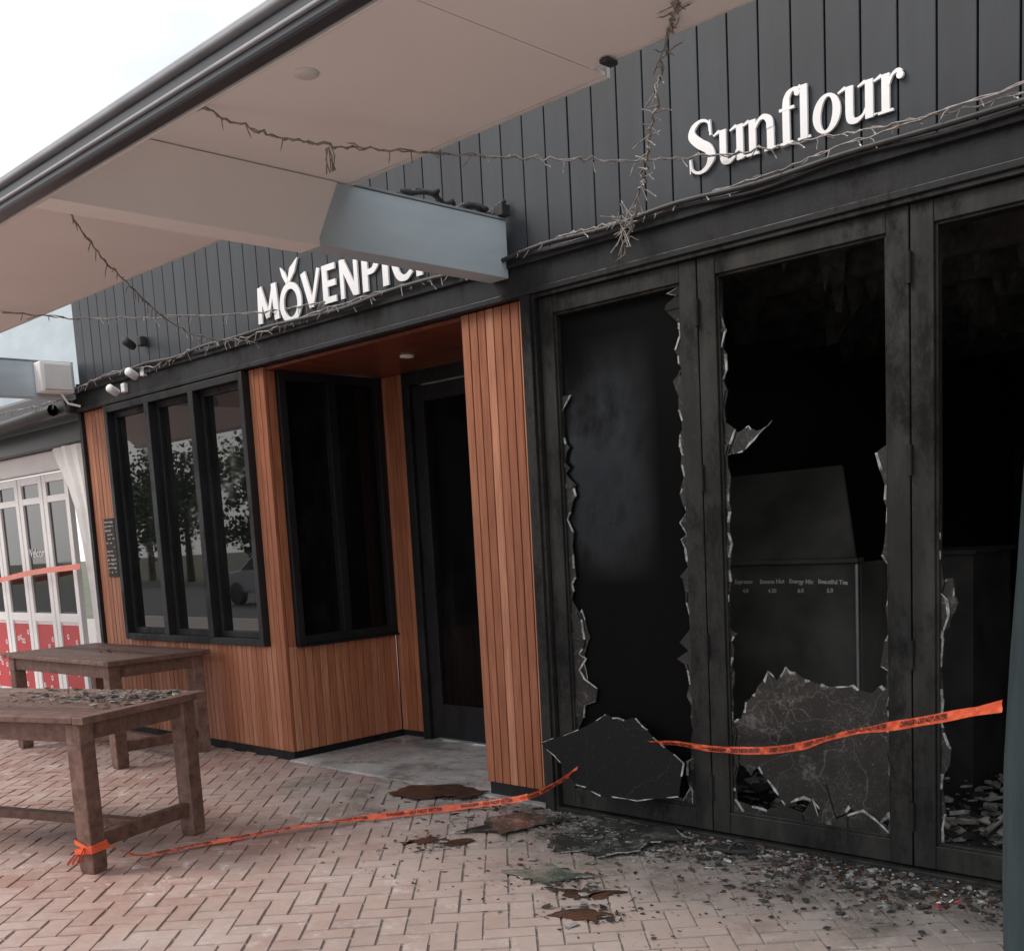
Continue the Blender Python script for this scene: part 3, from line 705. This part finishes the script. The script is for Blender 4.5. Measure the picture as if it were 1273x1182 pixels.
for lay,(z0,tl) in enumerate(((.125,.25),(.14,-.35),(.115,.1))):
    h=.050+.0025*lay
    rm=Matrix.Rotation(math.radians(19),4,'Z'); sq=[(-h,-h),(h,-h),(h,h),(-h,h)]
    for k in range(4):
        a=rm@Vector((*sq[k],0)); b2=rm@Vector((*sq[(k+1)%4],0)); za=z0+tl*sq[k][0]; zc=z0+tl*sq[(k+1)%4][0]
        w1,w2=R.uniform(.007,.015),R.uniform(.007,.015)
        wr.face([(legc[0]+a.x,legc[1]+a.y,za-w1),(legc[0]+b2.x,legc[1]+b2.y,zc-w2),(legc[0]+b2.x,legc[1]+b2.y,zc+w2),(legc[0]+a.x,legc[1]+a.y,za+w1)])
for k in range(4):
    x,y=legc[0]+.055-.03*k,legc[1]-.055+.01*k
    wr.face([(x,y,.13),(x+.02,y-.01,.145),(x+.06-.05*k,y-.05,.10-.02*k),(x+.045-.05*k,y-.04,.08-.02*k)])
wr.obj('tape_knot',[M['tape']],T)

# ------------------------------------------------------------------ umbrella (furled) at right
U=empty('patio_umbrella'); ux,uy=-.965,2.98
mb=MB(); n=40
prof=[(.02,2.72),(.035,2.6),(.05,2.3),(.075,1.9),(.10,1.5),(.125,1.1),(.137,.8),(.136,.5),(.130,.16)]
for r,z in prof:
    for k in range(n):
        a=6.283*k/n; rr_=r*(1+.08*math.sin(a*8+z*1.5)); mb.v.append((ux+rr_*math.cos(a),uy+rr_*math.sin(a),z))
for j in range(len(prof)-1):
    for k in range(n):
        k2=(k+1)%n; mb.f.append((j*n+k,j*n+k2,(j+1)*n+k2,(j+1)*n+k)); mb.m.append(0); mb.r.append(.5)
mb.obj('furled_canvas',[M['teal']],U,smooth=True)
mb=MB(); lathe(mb,[(.22,.0),(.22,.04),(.05,.07),(.04,.16),(.0,.16)],ux,uy,32); mb.obj('base_weight',[M['teal']],U,smooth=True)
mb=MB(); lathe(mb,[(.024,.10),(.024,2.78),(0,2.82)],ux,uy,16); mb.obj('pole',[M['trim']],U,smooth=True)

# ------------------------------------------------------------------ string lights
SL=empty('string_lights')
sp=[]; spurs=[]; bulbs=MB()
def string(P, wob=.008, spur=.05, step=.085, n=14, hang=.8):
    c=catmull(P,n); out=[]
    for i,p in enumerate(c):
        out.append(p+Vector((R.gauss(0,wob),R.gauss(0,wob*.5),R.gauss(0,wob))))
    sp.append(out); acc=0
    sp.append([p+Vector((R.gauss(0,.004),.004,R.gauss(0,.005))) for p in out])
    for a,b2 in zip(out,out[1:]):
        acc+=(b2-a).length
        while acc>step:
            acc-=step*R.uniform(.7,1.3); l=spur*R.uniform(.4,1.5)
            d=Vector((R.uniform(-1,1),R.uniform(-.5,.2),-hang+R.uniform(-.6,.9))).normalized()
            q=b2+d*l; spurs.append([b2,b2+d*l*.5+Vector((R.gauss(0,.004),0,R.gauss(0,.004))),q])
            e=d*.014; w=Vector((.003,0,.001)); w2=Vector((0,.003,0))
            for s_ in (w,w2): bulbs.face([q-s_,q+s_,q+s_*.4+e,q-s_*.4+e])
string([(-3.675,2.27,3.045),(-3.6,2.48,2.985),(-3.51,2.7,2.96),(-3.41,3.05,2.974),(-3.28,3.5,3.004),(-3.1,3.9,3.02),(-2.91,4.23,3.048),(-2.55,4.24,2.99),(-2.19,4.23,2.95),(-1.8,4.23,2.91),(-1.3,4.23,2.89)],.004,.035,.10)
string([(-2.03,2.92,3.05),(-2.2,3.1,3.045),(-2.47,3.4,3.03),(-2.7,3.65,2.98),(-2.93,3.9,2.925),(-3.12,4.08,2.84),(-3.28,4.2,2.74)],.008,.06,.04,12,.5)
string([(-4.83,2.28,3.03),(-5.1,2.5,2.97),(-5.53,2.9,2.89),(-6.14,3.6,2.78),(-6.36,4.24,2.80)],.004,.04,.07)
string([(-7.3,3.0,3.03),(-7.0,3.5,2.99),(-6.35,4.24,2.99),(-5.6,4.24,2.93)],.004,.04,.08)
string([(-9.0,4.2,2.83),(-8.3,4.22,2.88),(-7.6,4.22,2.84),(-6.9,4.22,2.87),(-6.36,4.22,2.85),(-5.4,4.22,2.88),(-4.3,4.22,2.86)],.006,.04,.06)
string([(-4.05,4.22,2.86),(-3.6,4.22,2.885),(-3.28,4.22,2.87),(-2.6,4.23,2.885),(-2.0,4.22,2.91),(-1.2,4.22,2.93)],.004,.03,.09)
string([(-12.5,3.2,2.80),(-11,3.6,2.72),(-9.9,4.0,2.74),(-9.0,4.2,2.78)],.006,.05,.06)
for k in range(22):
    a=Vector((-3.27+R.gauss(0,.025),4.19,2.86+R.gauss(0,.03)))
    spurs.append([a,a+Vector((R.uniform(-.08,.08),R.uniform(-.05,.02),R.uniform(-.13,.06)))])
for k in range(6):
    a=Vector((-3.50+R.gauss(0,.01),2.72,2.95)); spurs.append([a,a+Vector((R.uniform(-.02,.02),0,-.04)),a+Vector((R.uniform(-.03,.03),0,-.09))])
tube('strands',sp,.0032,M['twine'],SL); tube('leads',spurs,.0024,M['twine'],SL); bulbs.obj('bulbs',[M['bulb']],SL)
k1=catmull([(-9.0,4.21,2.82)]+[(-8.6+i*.4,4.225,2.862+R.uniform(-.014,.016)) for i in range(20)],6)
k2=catmull([(-9.0,4.21,2.80)]+[(-8.6+i*.4,4.235,2.845+R.uniform(-.012,.02)) for i in range(20)],6)
tube('power_cable',[k1],.012,M['cable']); tube('power_cable',[k2],.008,M['cable'])

def camera_unit(name,x,z,mat):
    E=empty(name)
    bx('mount',x-.03,x+.03,4.245,4.30,z,z+.07,mat,E,.008)
    mb=MB(); lathe(mb,[(0,-.05),(.028,-.05),(.032,-.03),(.032,.05),(.02,.06),(0,.06)],0,0,16)
    o=mb.obj('barrel',[mat],E,smooth=True); o.location=(x,4.17,z+.01); o.rotation_euler=(math.radians(75),0,math.radians(30))
camera_unit('floodlight',-7.93,3.02,M['rubber'])
camera_unit('security_camera',-7.93,2.80,M['white'])
camera_unit('security_camera',-8.25,2.72,M['white'])
E=empty('utility_box'); bx('case',-9.083,-8.96,3.93,4.2,2.80,3.04,M['white'],E,.012); bx('lid',-8.958,-8.945,3.95,4.18,2.82,3.02,M['greyw'],E,.006)
tube('conduit',[[(-9.0,4.1,2.80),(-9.0,4.15,2.72),(-8.98,4.24,2.70)]],.01,M['white'],E)

# ------------------------------------------------------------------ signs: letter strokes
def ribbon(mb, pts, ws, z, fn, d):
    n=len(pts); Lp=[];Rp=[]
    for i in range(n):
        a=Vector(pts[max(0,i-1)]); b2=Vector(pts[min(n-1,i+1)]); t=(b2-a).normalized(); nn=Vector((-t.y,t.x))
        Lp.append(Vector(pts[i])+nn*ws[i]); Rp.append(Vector(pts[i])-nn*ws[i])
    o=Lp+Rp[::-1]
    for i in range(n-1):
        q=[Lp[i],Lp[i+1],Rp[i+1],Rp[i]]
        mb.face([fn(p.x,p.y,z) for p in q])
    for i in range(len(o)):
        a,b2=o[i],o[(i+1)%len(o)]
        mb.face([fn(a.x,a.y,z),fn(b2.x,b2.y,z),fn(b2.x,b2.y,z-d),fn(a.x,a.y,z-d)])
class Sign:
    def __init__(s,ox,oz,sc,xs=1): s.mb=MB(); s.k=0; s.ox=ox; s.oz=oz; s.sc=sc; s.x=0; s.xs=xs
    def fn(s): return lambda a,b_,t:(s.ox+(s.x+a)*s.sc*s.xs, D-.008-t, s.oz+b_*s.sc)
    def rib(s,pts,w):
        if not isinstance(w,(list,tuple)): w=[w]*len(pts)
        s.k+=1; zz=.012+.0004*(s.k%7)
        ribbon(s.mb,pts,[x/2 for x in w],zz,s.fn(),.012)
    def curve(s,P,w,n=8):
        c=[(p.x,p.y) for p in catmull([(a,b_,0) for a,b_ in P],n)]
        m=len(c)-1; K=len(w)-1; W_=[]
        for i in range(len(c)):
            t=i/m*K; j=min(K-1,int(t)); f=t-j; f=f*f*(3-2*f); W_.append(w[j]*(1-f)+w[j+1]*f)
        s.rib(c,W_)
    def ring(s,cx,cy,rx,ry,ix,iy,rot=0):
        s.k+=1; zz=.012+.0004*(s.k%7); n=40; fn=s.fn()
        def P(a,x,y):
            u,v=x*math.cos(a),y*math.sin(a); return (cx+u*math.cos(rot)-v*math.sin(rot), cy+u*math.sin(rot)+v*math.cos(rot))
        for k in range(n):
            a,b2=6.2832*k/n,6.2832*(k+1)/n; o1,o2=P(a,rx,ry),P(b2,rx,ry); i1,i2=P(a,ix,iy),P(b2,ix,iy)
            s.mb.face([fn(*o1,zz),fn(*o2,zz),fn(*i2,zz),fn(*i1,zz)])
            s.mb.face([fn(*o1,zz),fn(*o2,zz),fn(*o2,zz-.012),fn(*o1,zz-.012)]); s.mb.face([fn(*i1,zz),fn(*i2,zz),fn(*i2,zz-.012),fn(*i1,zz-.012)])
ser=Sign(-2.975,2.998,.208)
xh=.68; st=.155; th=.035
def stem(s,x,y0,y1,w=st): s.rib([(x,y0),(x,y1)],w)
def serif(s,x,y,w): s.rib([(x-w/2,y),(x+w/2,y)],th+.012)
def flag(s,x,y): s.rib([(x-.17,y-.045),(x-.02,y+.012)],[.03,.07])
ser.curve([(.56,.74),(.52,.93),(.33,1.0),(.14,.90),(.12,.74),(.30,.56),(.50,.42),(.58,.24),(.46,.05),(.27,-.01),(.10,.08),(.05,.28)],[.05,.05,.06,.12,.19,.20,.20,.18,.10,.06,.05,.05],6)
ser.rib([(.57,.66),(.565,.97)],[.05,.02]); ser.rib([(.055,.33),(.05,.01)],[.05,.02])
ser.x=.74
def U_(s):
    stem(s,.13,.2,xh); flag(s,.07,xh-.02)
    s.curve([(.13,.26),(.15,.09),(.26,.03),(.40,.09),(.47,.2)],[st,st*.95,.10,.05,.05],6)
    stem(s,.53,0.0,xh); flag(s,.47,xh-.02); s.rib([(.55,.02),(.68,.045)],[.045,.02])
def N_(s):
    stem(s,.14,0,xh); flag(s,.08,xh-.02); serif(s,.14,.022,.28)
    s.curve([(.20,.50),(.30,.63),(.42,.66),(.53,.57),(.55,.42)],[.05,.06,.10,st*.95,st],6)
    stem(s,.55,0,.44); serif(s,.55,.022,.28)
U_(ser); ser.x=1.43; N_(ser); ser.x=2.18
ser.curve([(.16,0.0),(.16,.70),(.20,.90),(.32,.985),(.42,.95)],[st,st,st*.8,.06,.10],6); serif(ser,.16,.022,.28); ser.rib([(.01,xh-.02),(.34,xh-.02)],.055); ser.ring(.41,.90,.062,.062,.001,.001)
ser.x=2.60
stem(ser,.13,0,1.0); flag(ser,.08,.985); serif(ser,.13,.022,.28)
ser.x=2.90
ser.ring(.31,.33,.29,.36,.125,.30,-.12)
ser.x=3.55; U_(ser)
ser.x=4.26
stem(ser,.14,0,xh); flag(ser,.08,xh-.02); serif(ser,.14,.022,.30)
ser.curve([(.19,.46),(.27,.62),(.38,.67),(.44,.62)],[.05,.05,.07,.10],6); ser.ring(.42,.58,.068,.068,.001,.001)
ser.mb.obj('cafe_lettering_sign',[M['white']])
mv=Sign(-6.40,2.925,.225,1.12)
w=.20
mv.rib([(.10,0),(.17,1)],w*.95); mv.rib([(.16,1),(.47,.12)],w*.9); mv.rib([(.47,.12),(.80,1)],w*.55); mv.rib([(.80,1),(.87,0)],w*1.05)
mv.x=1.0; mv.ring(.50,.32,.47,.56,.29,.38); mv.rib([(.42,.88),(.28,1.14),(.16,1.34)],[.12,.15,.02]); mv.rib([(.44,.88),(.64,1.18),(.90,1.46)],[.07,.24,.02])
mv.x=1.98; mv.rib([(.10,1),(.40,.04)],w); mv.rib([(.40,.04),(.74,1)],w*.6)
mv.x=2.82; mv.rib([(.14,0),(.14,1)],w); [mv.rib([(.18,y),(.56,y)],.16) for y in (.08,.5,.92)]
mv.x=3.50; mv.rib([(.12,0),(.12,1)],w*.7); mv.rib([(.14,.95),(.62,.05)],w); mv.rib([(.66,0),(.66,1)],w*.7)
mv.x=4.36; mv.rib([(.14,0),(.14,1)],w); mv.curve([(.2,.93),(.45,.92),(.60,.72),(.45,.50),(.2,.47)],[.14,.15,.19,.15,.14],6)
mv.x=5.10; mv.rib([(.14,0),(.14,1)],w)
mv.x=5.42; mv.curve([(.72,.82),(.52,.94),(.28,.86),(.15,.5),(.28,.14),(.52,.06),(.72,.18)],[.12,.15,.18,.2,.18,.15,.12],6)
mv.x=6.25; mv.rib([(.14,0),(.14,1)],w); mv.rib([(.2,.45),(.66,1)],w*.7); mv.rib([(.3,.55),(.70,0)],w)
mv.mb.obj('ice_cream_lettering_sign',[M['white']])

# ------------------------------------------------------------------ things across the street (seen in reflections)
def tree(x,y,h,seed):
    rr=random.Random(seed); E=empty('tree')
    tr=MB(); lathe(tr,[(.22,-.15),(.16,h*.25),(.12,h*.45),(.05,h*.8)],x,y,10); tr.obj('trunk',[M['bark']],E,smooth=True)
    limbs=[]
    for k in range(7):
        a=rr.uniform(0,6.28); l=h*rr.uniform(.2,.35); z=h*rr.uniform(.3,.55)
        limbs.append([(x,y,z),(x+math.cos(a)*l*.5,y+math.sin(a)*l*.5,z+l*.4),(x+math.cos(a)*l,y+math.sin(a)*l,z+l*.7)])
    tube('limbs',limbs,.05,M['bark'],E)
    mb=MB()
    cl=[(x+rr.gauss(0,h*.20),y+rr.gauss(0,h*.20),h*rr.uniform(.28,.90),h*rr.uniform(.10,.19)) for _ in range(26)]
    for cx,cy,cz,r in cl:
        for _ in range(120):
            v=Vector((rr.gauss(0,1),rr.gauss(0,1),rr.gauss(0,.8))).normalized()*r*rr.uniform(.4,1.15); p=Vector((cx,cy,cz))+v
            a=Vector((rr.gauss(0,1),rr.gauss(0,1),rr.gauss(0,1))).normalized()*.13; b2=v.cross(a).normalized()*.10
            mb.face([p-a,p-b2,p+a,p+b2])
    mb.obj('crown',[M['leaf']],E)
for i,(x,y,h) in enumerate(((-19,-20,5.4),(-23,-22,6.2),(-27,-20,5.6),(-31,-22,6.6),(-35,-21,7),(-41,-21,7),(-47,-22,7),(-54,-22,8),(-62,-24,8))): tree(x,y,h,i+20)
hd=MB()
rr=random.Random(5)
for k in range(6000):
    x=rr.uniform(-120,60); y=-70+rr.uniform(-3,3); hh=2.0+1.6*noise.noise(Vector((x*.06,0,0)))+1.2*noise.noise(Vector((x*.3,2,0))); z=rr.uniform(0,max(.8,hh+1))
    a=Vector((rr.gauss(0,1),rr.gauss(0,1),rr.gauss(0,1))).normalized()*.7; b2=a.cross(Vector((rr.gauss(0,1),1,rr.gauss(0,1)))).normalized()*.6
    p=Vector((x,y,z)); hd.face([p-a,p-b2,p+a,p+b2])
hd.obj('distant_trees',[M['leaf']])
def car(x,y,rot):
    E=empty('parked_car'); E.location=(x,y,-.13); E.rotation_euler=(0,0,rot)
    side=[(-2.1,.35),(-2.15,.75),(-1.9,.92),(-1.2,1.0),(-.65,1.42),(.7,1.45),(1.35,1.05),(2.0,.92),(2.15,.7),(2.1,.35)]
    mb=MB(); n=len(side)
    for yy in (-.85,.85):
        for a,z in side: mb.v.append((a, yy*(1-.18*max(0,z-.95)/.5), z))
    mb.f.append(tuple(range(n))); mb.f.append(tuple(range(n,2*n))); mb.m+=[0,0]; mb.r+=[.5,.5]
    for k in range(n):
        k2=(k+1)%n; mb.f.append((k,k2,n+k2,n+k)); mb.m.append(0); mb.r.append(.5)
    mb.obj('body',[M['carpaint']],E,.06)
    for s_ in (-1,1):
        g=MB(); g.face([(-1.05,s_*.862,1.0),(1.15,s_*.862,1.02),(.62,s_*.745,1.38),(-.58,s_*.745,1.36)]); g.obj('side_glass',[M['darkglass']],E)
        for wx in (-1.35,1.35):
            w_=MB(); lathe(w_,[(0,-.1),(.32,-.1),(.33,0),(.32,.1),(0,.1)],0,0,22); o=w_.obj('wheel',[M['rubber']],E); o.location=(wx,s_*.80,.33); o.rotation_euler=(math.pi/2,0,0)
car(-26.5,-9.4,0); car(-21.0,-9.3,math.pi)

# ------------------------------------------------------------------ light
el,az=math.radians(46),math.radians(228)
wd=bpy.data.worlds.new('World'); bpy.context.scene.world=wd; wd.use_nodes=True
nt=wd.node_tree; bgd=nt.nodes['Background']
sky=nt.nodes.new('ShaderNodeTexSky'); sky.sky_type='NISHITA'; sky.sun_disc=False; sky.sun_elevation=el; sky.sun_rotation=az
sky.dust_density=2.5; sky.air_density=1.0
tc=nt.nodes.new('ShaderNodeTexCoord'); nz_=nt.nodes.new('ShaderNodeTexNoise'); nz_.inputs['Scale'].default_value=2.2; nz_.inputs['Detail'].default_value=6
mp=nt.nodes.new('ShaderNodeMapping'); mp.inputs['Scale'].default_value=(1,1,2.6); nt.links.new(tc.outputs['Generated'],mp.inputs[0]); nt.links.new(mp.outputs[0],nz_.inputs['Vector'])
f=ramp(nt,nz_.outputs[0],.30,.62,(.35,.35,.35,1),(1,1,1,1))
col=mix(nt,f,sky.outputs[0],(10.6,10.5,10.5))
nt.links.new(col,bgd.inputs[0]); bgd.inputs[1].default_value=.15
sd=bpy.data.lights.new('sun','SUN'); sd.energy=2.3; sd.angle=math.radians(22); sd.color=(1,.94,.87)
so=bpy.data.objects.new('sun',sd); C.objects.link(so)
dirv=Vector((math.sin(az)*math.cos(el),math.cos(az)*math.cos(el),math.sin(el)))
so.rotation_euler=dirv.to_track_quat('Z','Y').to_euler(); so.location=(0,0,20)

# ------------------------------------------------------------------ camera
cd=bpy.data.cameras.new('camera'); co=bpy.data.objects.new('camera',cd); C.objects.link(co)
cd.sensor_fit='HORIZONTAL'; cd.sensor_width=36; cd.lens=39.0; cd.shift_y=.202; cd.clip_end=2000; cd.clip_start=.05
r=Vector((.7151,.6967,-.0541)).normalized(); u=Vector((-.0545,.1328,.9896)); u=(u-r*u.dot(r)).normalized(); bk=r.cross(u)
m=Matrix((( r.x,u.x,bk.x,0),(r.y,u.y,bk.y,0),(r.z,u.z,bk.z,1.48),(0,0,0,1)))
co.matrix_world=m
sc=bpy.context.scene; sc.camera=co
sc.view_settings.view_transform='Standard'; sc.view_settings.look='None'; sc.view_settings.exposure=0
